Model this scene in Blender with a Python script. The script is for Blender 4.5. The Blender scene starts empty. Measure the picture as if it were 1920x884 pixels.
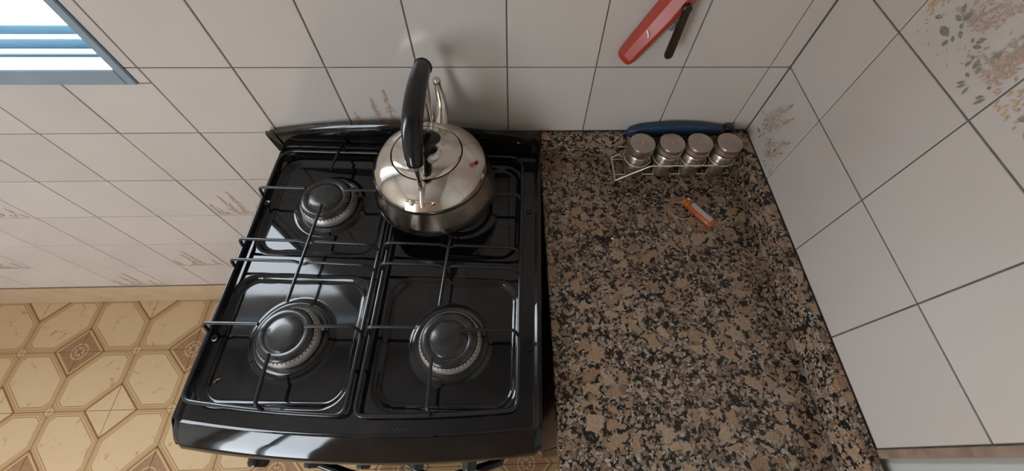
import bpy, math, random
from mathutils import Vector, Matrix
R = math.radians
random.seed(7)
scn = bpy.context.scene
col = scn.collection

# ------------------------------------------------------------------ camera
Z0 = 0.89                       # height of the splash top / tile row above the floor
PITCH, YAW, ROLL = 1.0521, -0.0708, 0.0465
FPX, CX, CY = 757.907, 980.493, 434.095
def cam_axes():
    cp, sp = math.cos(PITCH), math.sin(PITCH)
    f = Vector((0, cp, -sp)); u = Vector((0, sp, cp)); x = Vector((1, 0, 0))
    xr = math.cos(ROLL)*x + math.sin(ROLL)*u
    ur = -math.sin(ROLL)*x + math.cos(ROLL)*u
    Rz = Matrix.Rotation(YAW, 3, 'Z')
    return Rz@xr, Rz@ur, Rz@f
ax, au, af = cam_axes()
CAM = Vector((-0.0018, -0.574, 0.603+Z0))
cd = bpy.data.cameras.new('camera'); cam = bpy.data.objects.new('camera', cd); col.objects.link(cam)
m3 = Matrix((ax, au, -af)).transposed()
cam.matrix_world = Matrix.Translation(CAM) @ m3.to_4x4()
cd.sensor_fit = 'HORIZONTAL'; cd.sensor_width = 36.0
cd.lens = FPX/1920*36.0
cd.shift_x = (960-CX)/1920; cd.shift_y = (CY-442)/1920
cd.clip_start = 0.01
scn.camera = cam

# ------------------------------------------------------------------ light and view
scn.view_settings.view_transform = 'Standard'
scn.view_settings.look = 'None'
scn.view_settings.exposure = 0.30
scn.view_settings.gamma = 1.0
scn.view_settings.use_curve_mapping = False
scn.cycles.use_denoising = True
scn.cycles.max_bounces = 10
scn.cycles.diffuse_bounces = 5
scn.cycles.glossy_bounces = 5
scn.cycles.transparent_max_bounces = 8
scn.cycles.sample_clamp_indirect = 6.0
scn.cycles.caustics_reflective = False
scn.cycles.caustics_refractive = False

SKY = 11.0
w = bpy.data.worlds.new('overcast_sky'); scn.world = w; w.use_nodes = True
nt = w.node_tree; nt.nodes.clear()
out = nt.nodes.new('ShaderNodeOutputWorld'); bg = nt.nodes.new('ShaderNodeBackground')
tc = nt.nodes.new('ShaderNodeTexCoord'); nz = nt.nodes.new('ShaderNodeTexNoise'); nz.inputs['Scale'].default_value = 2.2
nz.inputs['Detail'].default_value = 4
rp = nt.nodes.new('ShaderNodeValToRGB')
rp.color_ramp.elements[0].position = .3; rp.color_ramp.elements[0].color = (.76, .87, 1.0, 1)
rp.color_ramp.elements[1].position = .7; rp.color_ramp.elements[1].color = (.90, .96, 1.0, 1)
nt.links.new(tc.outputs['Generated'], nz.inputs['Vector']); nt.links.new(nz.outputs['Fac'], rp.inputs['Fac'])
nt.links.new(rp.outputs['Color'], bg.inputs['Color']); bg.inputs['Strength'].default_value = SKY
nt.links.new(bg.outputs[0], out.inputs[0])

# room box
XL, XR, YF, YB, ZC = -2.10, 0.4854, -2.30, 0.0, 2.45
# window in the back wall / window behind the camera (opening rectangles)
W1 = (-1.72, -0.622, Z0+0.119, 2.05)       # x0,x1,z0,z1
W2 = (-2.02, -1.20, 0.60, 2.15)
def portal(name, x0, x1, z0, z1, y, into):
    ld = bpy.data.lights.new(name, 'AREA'); ld.shape = 'RECTANGLE'; ld.size = x1-x0; ld.size_y = z1-z0
    ld.cycles.is_portal = True
    o = bpy.data.objects.new(name, ld); col.objects.link(o)
    o.location = ((x0+x1)/2, y, (z0+z1)/2)
    o.rotation_euler = (R(-90) if into < 0 else R(90), 0, 0)   # area lamps shine along -Z
    return o
# light portals only: they emit nothing, they guide sky sampling through the two openings
portal('window_back_offscreen', *W1, 0.155, -1)
portal('window_front_offscreen', *W2, YF-0.155, 1)

# ------------------------------------------------------------------ helpers
class MB:
    def __init__(s): s.v = []; s.f = []; s.mi = []
    def add(s, vs, fs, mi=0):
        o = len(s.v); s.v += [tuple(v) for v in vs]; s.f += [tuple(i+o for i in f) for f in fs]; s.mi += [mi]*len(fs); return s
    def box(s, x0, x1, y0, y1, z0, z1, mi=0):
        return s.add([(x0,y0,z0),(x1,y0,z0),(x1,y1,z0),(x0,y1,z0),(x0,y0,z1),(x1,y0,z1),(x1,y1,z1),(x0,y1,z1)],
                     [(0,3,2,1),(4,5,6,7),(0,1,5,4),(1,2,6,5),(2,3,7,6),(3,0,4,7)], mi)
    def cbox(s, x0, x1, y0, y1, z0, z1, c, mi=0):
        """box with every edge chamfered by c"""
        X = (x0, x1); Y = (y0, y1); Z = (z0, z1); vs = []; idx = {}
        for i in (0,1):
            for j in (0,1):
                for k in (0,1):
                    sx = 1 if i == 0 else -1; sy = 1 if j == 0 else -1; sz = 1 if k == 0 else -1
                    for a in range(3):
                        p = [X[i]+sx*c, Y[j]+sy*c, Z[k]+sz*c]; p[a] = (X[i], Y[j], Z[k])[a]
                        idx[(i,j,k,a)] = len(vs); vs.append(p)
        F = []
        for a in range(3):
            b, d = [(1,2),(2,0),(0,1)][a]
            for e in (0,1):
                q = []
                for (u, w_) in ((0,0),(1,0),(1,1),(0,1)):
                    t = [0,0,0]; t[a] = e; t[b] = u; t[d] = w_; q.append(idx[(*t, a)])
                F.append(q if e else q[::-1])
        for a in range(3):
            b, d = [(1,2),(2,0),(0,1)][a]
            for u in (0,1):
                for w_ in (0,1):
                    t0 = [0,0,0]; t0[b] = u; t0[d] = w_; t1 = list(t0); t1[a] = 1
                    q = [idx[(*t0,b)], idx[(*t1,b)], idx[(*t1,d)], idx[(*t0,d)]]
                    F.append(q if u != w_ else q[::-1])
        for i in (0,1):
            for j in (0,1):
                for k in (0,1):
                    q = [idx[(i,j,k,a)] for a in range(3)]
                    F.append(q if (i+j+k) % 2 == 1 else q[::-1])
        return s.add(vs, F, mi)
    def tube(s, pts, r, n=10, closed=False, mi=0, cap=True):
        P = [Vector(p) for p in pts]; m = len(P)
        rr = r if isinstance(r, (list, tuple)) else [r]*m
        T = []
        for i in range(m):
            if closed: t = (P[(i+1) % m]-P[i-1])
            else: t = P[min(i+1, m-1)]-P[max(i-1, 0)]
            T.append(t.normalized())
        ref = Vector((0,0,1)) if abs(T[0].z) < .9 else Vector((1,0,0))
        N = (ref-ref.dot(T[0])*T[0]).normalized(); vs = []
        for i in range(m):
            N = (N-N.dot(T[i])*T[i]).normalized(); B = T[i].cross(N)
            for k in range(n):
                a = 2*math.pi*k/n; vs.append(P[i]+rr[i]*(math.cos(a)*N+math.sin(a)*B))
        F = []
        for i in range(m if closed else m-1):
            j = (i+1) % m
            for k in range(n):
                k2 = (k+1) % n; F.append((i*n+k, i*n+k2, j*n+k2, j*n+k))
        if not closed and cap:
            F.append(tuple(range(n))[::-1]); F.append(tuple((m-1)*n+k for k in range(n)))
        return s.add(vs, F, mi)
    def lathe(s, prof, n=40, c=(0,0,0), mi=0, sx=1, sy=1):
        """prof: (r,z) from bottom axis to top axis"""
        vs = []; F = []; rows = []
        for r, z in prof:
            if r < 1e-6:
                rows.append([len(vs)]); vs.append((c[0], c[1], c[2]+z))
            else:
                rows.append(list(range(len(vs), len(vs)+n)))
                vs += [(c[0]+sx*r*math.cos(2*math.pi*k/n), c[1]+sy*r*math.sin(2*math.pi*k/n), c[2]+z) for k in range(n)]
        for a, b in zip(rows, rows[1:]):
            for k in range(n):
                k2 = (k+1) % n
                if len(a) == 1 and len(b) == 1: continue
                if len(a) == 1: F.append((a[0], b[k2], b[k]))
                elif len(b) == 1: F.append((a[k], a[k2], b[0]))
                else: F.append((a[k], a[k2], b[k2], b[k]))
        return s.add(vs, F, mi)
    def prism(s, poly, d, mi=0):
        """poly: list of 3D points; d: extrusion vector"""
        n = len(poly); d = Vector(d); vs = [Vector(p) for p in poly]; vs += [p+d for p in vs[:n]]
        F = [tuple(range(n))[::-1], tuple(range(n, 2*n))] + [(k, (k+1) % n, n+(k+1) % n, n+k) for k in range(n)]
        return s.add(vs, F, mi)
    def mesh(s, name, mats, smooth=None):
        me = bpy.data.meshes.new(name); me.from_pydata(s.v, [], s.f)
        if not isinstance(mats, (list, tuple)): mats = [mats]
        for m in mats: me.materials.append(m)
        if any(s.mi): me.polygons.foreach_set('material_index', s.mi)
        me.update()
        if smooth is not None:
            me.shade_smooth()
            if smooth < 170: me.set_sharp_from_angle(angle=R(smooth))
        return me
    def build(s, name, mats, parent=None, smooth=None, loc=None, rot=None):
        return link(name, s.mesh(name, mats, smooth), parent, loc, rot)
def link(name, me, parent=None, loc=None, rot=None):
    o = bpy.data.objects.new(name, me); col.objects.link(o)
    if parent: o.parent = parent
    if loc: o.location = loc
    if rot: o.rotation_euler = rot
    return o
def empty(name, loc=(0,0,0), rz=0):
    o = bpy.data.objects.new(name, None); col.objects.link(o); o.location = loc; o.rotation_euler = (0,0,rz); o.empty_display_size = .05
    return o
def tag(o, label=None, cat=None, group=None, kind=None):
    if label: o['label'] = label
    if cat: o['category'] = cat
    if group: o['group'] = group
    if kind: o['kind'] = kind
    return o
def fillet(pts, rad, n=6, closed=False):
    """round the corners of a polyline"""
    P = [Vector(p) for p in pts]; m = len(P); res = []
    rr = rad if isinstance(rad, (list, tuple)) else [rad]*m
    for i in range(m):
        if not closed and i in (0, m-1): res.append(P[i]); continue
        a, b, c = P[i-1], P[i], P[(i+1) % m]
        d1 = (a-b); d2 = (c-b); l = min(rr[i], d1.length*.49, d2.length*.49)
        p, q_ = b+d1.normalized()*l, b+d2.normalized()*l
        for k in range(n+1):
            t = k/n; res.append((1-t)**2*p+2*t*(1-t)*b+t*t*q_)
    return res
def smoothstep(e0, e1, x):
    t = max(0, min(1, (x-e0)/(e1-e0))); return t*t*(3-2*t)

# ------------------------------------------------------------------ materials
def new_mat(name):
    m = bpy.data.materials.new(name); m.use_nodes = True; t = m.node_tree
    return m, t, t.nodes['Principled BSDF']
def setp(b, **k):
    for a, v in k.items():
        key = {'color':'Base Color','rough':'Roughness','metal':'Metallic','spec':'Specular IOR Level','coat':'Coat Weight','coatr':'Coat Roughness',
               'trans':'Transmission Weight','ior':'IOR','alpha':'Alpha'}[a]
        b.inputs[key].default_value = (*v, 1) if isinstance(v, tuple) else v
def noise(t, scale, detail=3, vec=None, dist=0):
    n = t.nodes.new('ShaderNodeTexNoise'); n.inputs['Scale'].default_value = scale; n.inputs['Detail'].default_value = detail
    n.inputs['Distortion'].default_value = dist
    if vec is not None: t.links.new(vec, n.inputs['Vector'])
    return n.outputs['Fac']
def obj_vec(t): return t.nodes.new('ShaderNodeTexCoord').outputs['Object']
def ramp(t, fac, stops, interp='LINEAR'):
    r = t.nodes.new('ShaderNodeValToRGB'); r.color_ramp.interpolation = interp
    while len(r.color_ramp.elements) < len(stops): r.color_ramp.elements.new(.5)
    for e, (p, c) in zip(r.color_ramp.elements, stops): e.position = p; e.color = (*c, 1)
    t.links.new(fac, r.inputs['Fac']); return r.outputs['Color']
def mixc(t, fac, a, b, mode='MIX'):
    n = t.nodes.new('ShaderNodeMix'); n.data_type = 'RGBA'; n.blend_type = mode
    for s, v in ((n.inputs[0], fac), (n.inputs[6], a), (n.inputs[7], b)):
        if isinstance(v, (int, float)): s.default_value = v
        elif isinstance(v, tuple): s.default_value = (*v, 1)
        else: t.links.new(v, s)
    return n.outputs[2]
def mapr(t, v, a, b, c, d):
    n = t.nodes.new('ShaderNodeMapRange'); t.links.new(v, n.inputs[0])
    for i, x in enumerate((a, b, c, d)): n.inputs[i+1].default_value = x
    return n.outputs[0]
def bump(t, b, h, strength=.2, dist=.001):
    n = t.nodes.new('ShaderNodeBump'); n.inputs['Strength'].default_value = strength; n.inputs['Distance'].default_value = dist
    t.links.new(h, n.inputs['Height']); t.links.new(n.outputs[0], b.inputs['Normal'])
class X:
    """tiny shader-math expression"""
    T = None
    def __init__(s, v): s.v = v
    @staticmethod
    def op(o, *a):
        n = X.T.nodes.new('ShaderNodeMath'); n.operation = o
        for i, x in enumerate(a):
            x = x.v if isinstance(x, X) else x
            if isinstance(x, (int, float)): n.inputs[i].default_value = x
            else: X.T.links.new(x, n.inputs[i])
        return X(n.outputs[0])
    def __add__(s, o): return X.op('ADD', s, o)
    def __radd__(s, o): return X.op('ADD', o, s)
    def __sub__(s, o): return X.op('SUBTRACT', s, o)
    def __rsub__(s, o): return X.op('SUBTRACT', o, s)
    def __mul__(s, o): return X.op('MULTIPLY', s, o)
    def __rmul__(s, o): return X.op('MULTIPLY', o, s)
    def lt(s, o): return X.op('LESS_THAN', s, o)
    def gt(s, o): return X.op('GREATER_THAN', s, o)
    def mn(s, o): return X.op('MINIMUM', s, o)
    def mx(s, o): return X.op('MAXIMUM', s, o)
    def abs(s): return X.op('ABSOLUTE', s)
    def sin(s): return X.op('SINE', s)
    def sqrt(s): return X.op('SQRT', s)
    def near(s, c, w_): return (s-c).abs().lt(w_)

def plain(name, c, rough=.5, metal=0, var=.08, scale=40, spec=.5, coat=0, bumpy=0):
    m, t, b = new_mat(name); setp(b, rough=rough, metal=metal, spec=spec, coat=coat)
    v = obj_vec(t); f = noise(t, scale, 4, v)
    t.links.new(ramp(t, f, [(.25, tuple(x*(1-var) for x in c)), (.75, tuple(min(1, x*(1+var)) for x in c))]), b.inputs['Base Color'])
    t.links.new(mapr(t, noise(t, scale*.6, 3, v), .3, .7, rough*.85, min(1, rough*1.15)), b.inputs['Roughness'])
    if bumpy: bump(t, b, noise(t, scale*3, 3, v), bumpy)
    return m

def mat_wall_tile():
    m, t, b = new_mat('glazed_wall_tile')
    oi = t.nodes.new('ShaderNodeObjectInfo'); v = obj_vec(t)
    add = t.nodes.new('ShaderNodeVectorMath'); add.operation = 'ADD'
    t.links.new(v, add.inputs[0]); t.links.new(oi.outputs['Location'], add.inputs[1])
    base = ramp(t, oi.outputs['Random'], [(0, (.61, .56, .522)), (1, (.655, .605, .563))])
    st = ramp(t, noise(t, 5, 3, add.outputs[0], .2), [(.2, (.93, .91, .89)), (.8, (1, 1, 1))])
    c = mixc(t, 1.0, base, st, 'MULTIPLY')
    sp = ramp(t, noise(t, 160, 1, add.outputs[0]), [(.80, (1, 1, 1)), (.83, (.55, .5, .47))])
    c = mixc(t, .5, c, sp, 'MULTIPLY')
    t.links.new(c, b.inputs['Base Color']); setp(b, rough=.15, spec=.5)
    return m
M_TILE = mat_wall_tile()
M_GROUT = plain('dark_grout', (.16, .135, .115), .9, var=.3, scale=60)
M_PLASTER = plain('painted_plaster', (.50, .45, .39), .8, var=.04, scale=6)
M_TANWALL = plain('tan_paint', (.40, .27, .18), .7, var=.06, scale=6)
M_PIER = plain('pale_green_paint', (.50, .52, .49), .6, var=.05, scale=8)
M_CEIL = plain('ceiling_paint', (.36, .33, .30), .9, var=.03, scale=5)
M_BASE = plain('beige_baseboard_tile', (.55, .41, .27), .35, var=.12, scale=14)
M_EDGE = plain('brown_edge_trim', (.27, .19, .135), .6, var=.35, scale=50)
M_PINK = plain('peach_print', (.55, .37, .27), .35, var=.2, scale=300)
M_OCHRE = plain('ochre_print', (.60, .40, .20), .35, var=.2, scale=300)
M_LEAF = plain('grey_green_print', (.27, .26, .22), .35, var=.25, scale=200)
M_TAN = plain('tan_print', (.46, .37, .30), .35, var=.2, scale=300)
M_ALU = plain('aluminium_frame', (.26, .33, .38), .5, metal=.2, var=.06, scale=30)
M_SILL = plain('pale_blue_sill_rail', (.26, .38, .46), .4, var=.04, scale=30)
def mat_pane():
    m, t, b = new_mat('window_glass'); t.nodes.remove(b)
    o = t.nodes['Material Output']; tr = t.nodes.new('ShaderNodeBsdfTransparent'); gl = t.nodes.new('ShaderNodeBsdfGlossy')
    gl.inputs['Roughness'].default_value = .02;     mx = t.nodes.new('ShaderNodeMixShader'); mx.inputs[0].default_value = .05; t.links.new(tr.outputs[0], mx.inputs[1])
    t.links.new(gl.outputs[0], mx.inputs[2]); t.links.new(mx.outputs[0], o.inputs[0]); return m
M_PANE = mat_pane()

FP = 0.1965     # floor tile pitch
def mat_floor_tile():
    m, t, b = new_mat('patterned_floor_tile'); X.T = t
    v = obj_vec(t); sep = t.nodes.new('ShaderNodeSeparateXYZ'); t.links.new(v, sep.inputs[0])
    a = X(sep.outputs[0])*(1/FP)+.5; c = X(sep.outputs[1])*(1/FP)+.5
    d1 = a+c; d2 = 2.0-d1; d3 = (1.0-a)+c; d4 = 2.0-d3
    p = ((d1.mn(d2)-.44)*.707).mn((d3.mn(d4)-.13)*.707).mn(a.mn(c)).mn((1.0-a).mn(1.0-c))
    oi = t.nodes.new('ShaderNodeObjectInfo'); add = t.nodes.new('ShaderNodeVectorMath'); add.operation = 'ADD'
    t.links.new(v, add.inputs[0]); t.links.new(oi.outputs['Location'], add.inputs[1]); w_ = add.outputs[0]
    CREAM = (.64, .455, .26); TAN = (.52, .32, .15); LINE = (.37, .205, .085); DARK = (.25, .125, .048); BROWN = (.31, .165, .08)
    marb = ramp(t, noise(t, 26, 6, w_, 1.2), [(.31, (.48, .31, .16)), (.37, CREAM), (1, (.68, .50, .30))])
    cur = mixc(t, p.gt(.04).v, TAN, (.58, .42, .235))
    cur = mixc(t, p.gt(.075).v, cur, marb)
    cur = mixc(t, p.near(.075, .007).v, cur, LINE)
    cur = mixc(t, p.near(.042, .006).v, cur, (.42, .26, .115))
    # the two diamond corners
    cur = mixc(t, d2.lt(.44).v, cur, marb)
    lace = (((a-c)*62.0).sin().abs())*.022+.355
    cur = mixc(t, d1.lt(.44).v, cur, (.58, .40, .22))
    bf = ramp(t, noise(t, 60, 4, w_), [(.3, BROWN), (.7, (.38, .22, .115))])
    cur = mixc(t, d1.lt(lace).v, cur, bf)
    cur = mixc(t, d1.near(.43, .020).v, cur, DARK)
    cur = mixc(t, d2.near(.43, .020).v, cur, DARK)
    r = (a*a+c*c).sqrt()
    cur = mixc(t, r.near(.135, .011).v, cur, (.55, .37, .21))
    cur = mixc(t, r.lt(.085).v, cur, (.56, .40, .25))
    cur = mixc(t, ((a-c).abs().lt(.022)*r.lt(.085)).v, cur, BROWN)
    # little triangles in the other two corners
    cur = mixc(t, d3.mn(d4).lt(.09).v, cur, (.60, .44, .26))
    cur = mixc(t, d3.mn(d4).near(.10, .012).v, cur, LINE)
    t.links.new(cur, b.inputs['Base Color']); setp(b, rough=.3, spec=.5)
    bump(t, b, noise(t, 60, 3, w_), .05, .001)
    return m
M_FTILE = mat_floor_tile()
M_FGROUT = plain('floor_grout', (.26, .17, .09), .9, var=.2, scale=60)

def mat_granite():
    m, t, b = new_mat('brown_granite'); v = t.nodes.new('ShaderNodeNewGeometry').outputs['Position']; X.T = t
    def vor(scale, dist, feat='F1', ns=1.3, vs=(1, 1, 1)):
        nn = t.nodes.new('ShaderNodeTexNoise'); nn.inputs['Scale'].default_value = scale*ns; nn.inputs['Detail'].default_value = 3
        t.links.new(v, nn.inputs['Vector'])
        sub = t.nodes.new('ShaderNodeVectorMath'); sub.operation = 'MULTIPLY_ADD'
        t.links.new(nn.outputs['Color'], sub.inputs[0]); sub.inputs[1].default_value = (dist,)*3; t.links.new(v, sub.inputs[2])
        n = t.nodes.new('ShaderNodeTexVoronoi'); n.feature = feat; n.inputs['Scale'].default_value = scale
        t.links.new(sub.outputs[0], n.inputs['Vector']); return n
    def chan(n):
        s_ = t.nodes.new('ShaderNodeSeparateColor'); t.links.new(n.outputs['Color'], s_.inputs[0]); return s_
    fine = ramp(t, noise(t, 380, 4, v), [(.35, (.72, .70, .68)), (.62, (1.08, 1.08, 1.08))])
    small = chan(vor(250, .006))
    c = ramp(t, small.outputs[0], [(0, (.010, .008, .007)), (.36, (.032, .023, .018)), (.50, (.11, .075, .054)), (.68, (.24, .17, .12)), (.80, (.30, .25, .20)), (.91, (.46, .42, .37))], 'CONSTANT')
    mid = chan(vor(105, .014)); mide = X(vor(105, .014, 'DISTANCE_TO_EDGE').outputs['Distance'])
    nm = X(noise(t, 150, 4, v))
    mc = ramp(t, mid.outputs[1], [(0, (.20, .13, .085)), (.5, (.32, .215, .145)), (1, (.42, .33, .25))])
    ism = (mide+(nm-.5)*.55).gt(.11)*X(mid.outputs[0]).gt(.30)
    c = mixc(t, ism.v, c, mc)
    blk = (mide+(nm-.5)*.35).gt(.05)*X(mid.outputs[0]).lt(.07)
    c = mixc(t, blk.v, c, (.016, .013, .012))
    big = chan(vor(40, .032, ns=1.0)); bige = X(vor(40, .032, 'DISTANCE_TO_EDGE', 1.0).outputs['Distance'])
    nb = X(noise(t, 85, 5, v))
    bc = ramp(t, big.outputs[1], [(0, (.30, .18, .11)), (.5, (.38, .255, .165)), (1, (.42, .31, .22))])
    isb = (bige+(nb-.5)*.55).gt(.16)*X(big.outputs[0]).gt(.44)
    c = mixc(t, isb.v, c, bc)
    c = mixc(t, 1.0, c, fine, 'MULTIPLY')
    t.links.new(c, b.inputs['Base Color']); setp(b, rough=.22, spec=.45)
    t.links.new(mapr(t, noise(t, 90, 3, v), .3, .7, .16, .32), b.inputs['Roughness'])
    return m
M_GRANITE = mat_granite()
M_CHIP = plain('black_hole', (.006, .006, .006), .95)
def mat_enamel():
    m, t, b = new_mat('black_enamel'); v = obj_vec(t)
    setp(b, color=(.006, .006, .007), rough=.10, spec=.5)
    c = ramp(t, noise(t, 22, 5, v, .4), [(.45, (.004, .004, .005)), (.8, (.014, .013, .012))])
    sp = ramp(t, noise(t, 330, 1, v), [(.80, (0, 0, 0)), (.84, (.10, .09, .08))])
    t.links.new(mixc(t, 1.0, c, sp, 'ADD'), b.inputs['Base Color'])
    t.links.new(mapr(t, noise(t, 9, 5, v, .5), .35, .75, .03, .13), b.inputs['Roughness'])
    bump(t, b, noise(t, 6, 2, v), .04, .004)
    return m
M_ENAMEL = mat_enamel()
M_WIRE = plain('grate_enamel', (.012, .012, .013), .22, var=.2, scale=80, spec=.6)
M_CAP = plain('burner_cap_enamel', (.022, .021, .020), .24, var=.4, scale=60, spec=.6)
M_BURN = plain('burner_aluminium', (.80, .74, .68), .42, metal=.75, var=.12, scale=80)
M_BOWL = plain('burner_cup_enamel', (.03, .029, .028), .16, var=.4, scale=40, spec=.6)
M_BLACKP = plain('black_plastic', (.007, .007, .008), .14, var=.1, scale=60)
M_KNOB = plain('grey_black_knob', (.03, .03, .032), .35, var=.1, scale=60)
M_WHITEP = plain('white_plastic', (.75, .72, .70), .4, var=.05, scale=50)
def mat_steel(name, c, r0, r1, scl=8, stain=None):
    m, t, b = new_mat(name); v = obj_vec(t); setp(b, color=c, metal=1.0, rough=r0)
    if stain:
        t.links.new(ramp(t, noise(t, 18, 5, v, .6), [(.38, stain), (.62, c)]), b.inputs['Base Color'])
    t.links.new(mapr(t, noise(t, scl, 5, v, .4), .35, .7, r0, r1), b.inputs['Roughness'])
    bump(t, b, noise(t, 14, 2, v), .06, .003)
    return m
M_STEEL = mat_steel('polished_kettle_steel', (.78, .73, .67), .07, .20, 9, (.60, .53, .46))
M_STEEL_LOW = mat_steel('dark_stained_kettle_steel', (.60, .54, .47), .12, .30, 14, (.30, .25, .20))  # darker base than the dome steel, with brown stains
M_BRUSH = mat_steel('brushed_jar_steel', (.60, .52, .46), .24, .34, 60)
M_LID = mat_steel('brushed_lid_steel', (.62, .53, .46), .30, .42, 60, (.50, .42, .36))
M_CHROME = plain('chrome_wire', (.80, .76, .72), .28, metal=.6, var=.05)
M_RED = plain('red_plastic', (.42, .048, .024), .35, var=.06, scale=30)
M_REDSPOT = plain('red_paint', (.42, .02, .02), .5)
M_BRONZE = plain('dark_bronze_metal', (.075, .055, .045), .33, metal=.8, var=.2, scale=60)
M_GREYP = plain('grey_plastic', (.20, .21, .23), .4)
M_BLUE = plain('navy_blue_plastic', (.018, .048, .095), .38, var=.08, scale=40)
M_ORANGE = plain('orange_plastic', (.62, .17, .02), .32, var=.08)
def mat_lighter():
    m, t, b = new_mat('translucent_orange_plastic'); setp(b, color=(.55, .11, .035), rough=.15, spec=.5, coat=.3); 
    b.inputs['Subsurface Weight'].default_value = .25; b.inputs['Subsurface Radius'].default_value = (.004, .0015, .0006)
    t.links.new(ramp(t, noise(t, 120, 2, obj_vec(t)), [(.3, (.45, .085, .03)), (.7, (.60, .15, .05))]), b.inputs['Base Color'])
    return m
M_LIGHTER = mat_lighter()
def mat_label():
    m, t, b = new_mat('printed_label'); v = obj_vec(t); setp(b, rough=.5); X.T = t
    sep = t.nodes.new('ShaderNodeSeparateXYZ'); t.links.new(v, sep.inputs[0])
    rows = (X(sep.outputs[1])*2600.0).sin().gt(.55)
    gaps = X(noise(t, 900, 1, v)).gt(.45)
    t.links.new(mixc(t, (rows*gaps*.55).v, (.62, .56, .50), (.22, .18, .16)), b.inputs['Base Color']); return m
M_LABEL = mat_label()
M_BAND = plain('tan_rubber', (.44, .30, .17), .5)
M_CRUMB = plain('white_crumb', (.80, .75, .68), .7)
M_WOOD = plain('cabinet_laminate', (.10, .065, .04), .5, var=.08, scale=10)

# ------------------------------------------------------------------ room shell
TS = 0.15; GAP = 0.0021; TH = 0.006; TB = 0.0022
def structure(name, mb, mat, parent=None, smooth=None):
    o = mb.build(name, mat, parent, smooth)
    if parent is None: o['kind'] = 'structure'
    return o
structure('floor', MB().box(XL-.15, XR+.15, YF-.15, .15, -.12, -.0018), M_FGROUT)
floor = bpy.data.objects['floor']
structure('ceiling', MB().box(XL-.15, XR+.15, YF-.15, .15, ZC, ZC+.1), M_CEIL)
structure('wall_left', MB().box(XL-.15, XL, YF-.15, .15, 0, ZC), M_PLASTER)
x0, x1, z0, z1 = W1
wb = MB(); y0 = TB
wb.box(XL, x0, y0, .15, 0, ZC); wb.box(x1, XR+.15, y0, .15, 0, ZC); wb.box(x0, x1, y0, .15, 0, z0); wb.box(x0, x1, y0, .15, z1, ZC)
wall_back = structure('wall_back', wb, M_GROUT)
x0, x1, z0, z1 = W2
wf = MB()
wf.box(XL, x0, YF-.15, YF, 0, ZC); wf.box(x1, XR+.15, YF-.15, YF, 0, ZC); wf.box(x0, x1, YF-.15, YF, 0, z0); wf.box(x0, x1, YF-.15, YF, z1, ZC)
structure('wall_front', wf, M_TANWALL)
YE = -0.5755                                            # where the tiling of the right wall stops
wall_right = structure('wall_right', MB().box(XR+TB, XR+.15, YE, 0, 0, ZC), M_GROUT)
structure('wall_right_painted', MB().box(XR+.012, XR+.15, YF, YE-.010, 0, ZC), M_PIER)
trim = MB()
trim.box(XR-.002, XR+.15, YE-.010, YE, Z0+.001, ZC); trim.box(XR+.001, XR+.15, YE-.010, YE, 0, Z0+.001)
structure('trim_1', trim, M_EDGE)

# wall tiles: one shared mesh per size
tile_meshes = {}
def tile_mesh(w_, h_):
    k = (round(w_, 4), round(h_, 4))
    if k not in tile_meshes:
        c = .0009
        x0, x1, z0, z1 = -w_/2, w_/2, -h_/2, h_/2
        vs = [(x0,c,z0),(x1,c,z0),(x1,c,z1),(x0,c,z1),(x0+c,0,z0+c),(x1-c,0,z0+c),(x1-c,0,z1-c),(x0+c,0,z1-c),(x0,TH,z0),(x1,TH,z0),(x1,TH,z1),(x0,TH,z1)]
        fs = [(4,5,6,7)]+[(k, (k+1) % 4, 4+(k+1) % 4, 4+k) for k in range(4)]+[(8+k, 8+(k+1) % 4, (k+1) % 4, k) for k in range(4)]+[(11,10,9,8)]
        tile_meshes[k] = MB().add(vs, fs).mesh('wall_tile', M_TILE)
    return tile_meshes[k]
def put_tile(parent, wall, a0, a1, z0, z1):
    """a: X on the back wall, distance from the corner on the right wall"""
    g = GAP/2; a0 += g; a1 -= g; z0 += g; z1 -= g
    if a1-a0 < .004 or z1-z0 < .004: return None
    jit = random.uniform(-.0004, .0004)
    if wall == 'back': loc, rot = ((a0+a1)/2, jit*.6, (z0+z1)/2), None
    else: loc, rot = (XR+jit*.6, -(a0+a1)/2, (z0+z1)/2), (0, 0, R(-90))
    o = link('tile', tile_mesh(a1-a0, z1-z0), parent, loc, rot)
    return o
PR = [M_PINK, M_OCHRE, M_LEAF, M_TAN]
def dash(mb, x, z, l, w_, ang, mi, pointed=True):
    ca, sa = math.cos(ang), math.sin(ang); pts = []
    yy = -random.uniform(.0002, .0007)
    prof = [(-.5, 0), (-.25, .42), (.1, .5), (.5, 0), (.1, -.5), (-.25, -.42)]
    for u, v in prof:
        px, pz = u*l, v*w_; pts.append((x+ca*px-sa*pz, yy, z+sa*px+ca*pz))
    mb.add(pts, [(0,5,4,3,2,1)], mi)
def spike(mb, rnd, x, z, h, w_, lean, mi, n, k_=1.0):
    for k in range(n):
        t = rnd.random()**1.15; ww = w_*(1-t)*.9+.0018
        px = x+lean*t*h+rnd.gauss(0, .42)*ww; pz = z+t*h
        dash(mb, px, pz, k_*rnd.uniform(.0038, .0075), k_*rnd.uniform(.0013, .0026), math.pi/2-lean+rnd.uniform(-1.0, 1.0), mi if rnd.random() < .62 else rnd.choice((0, 3)))
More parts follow.
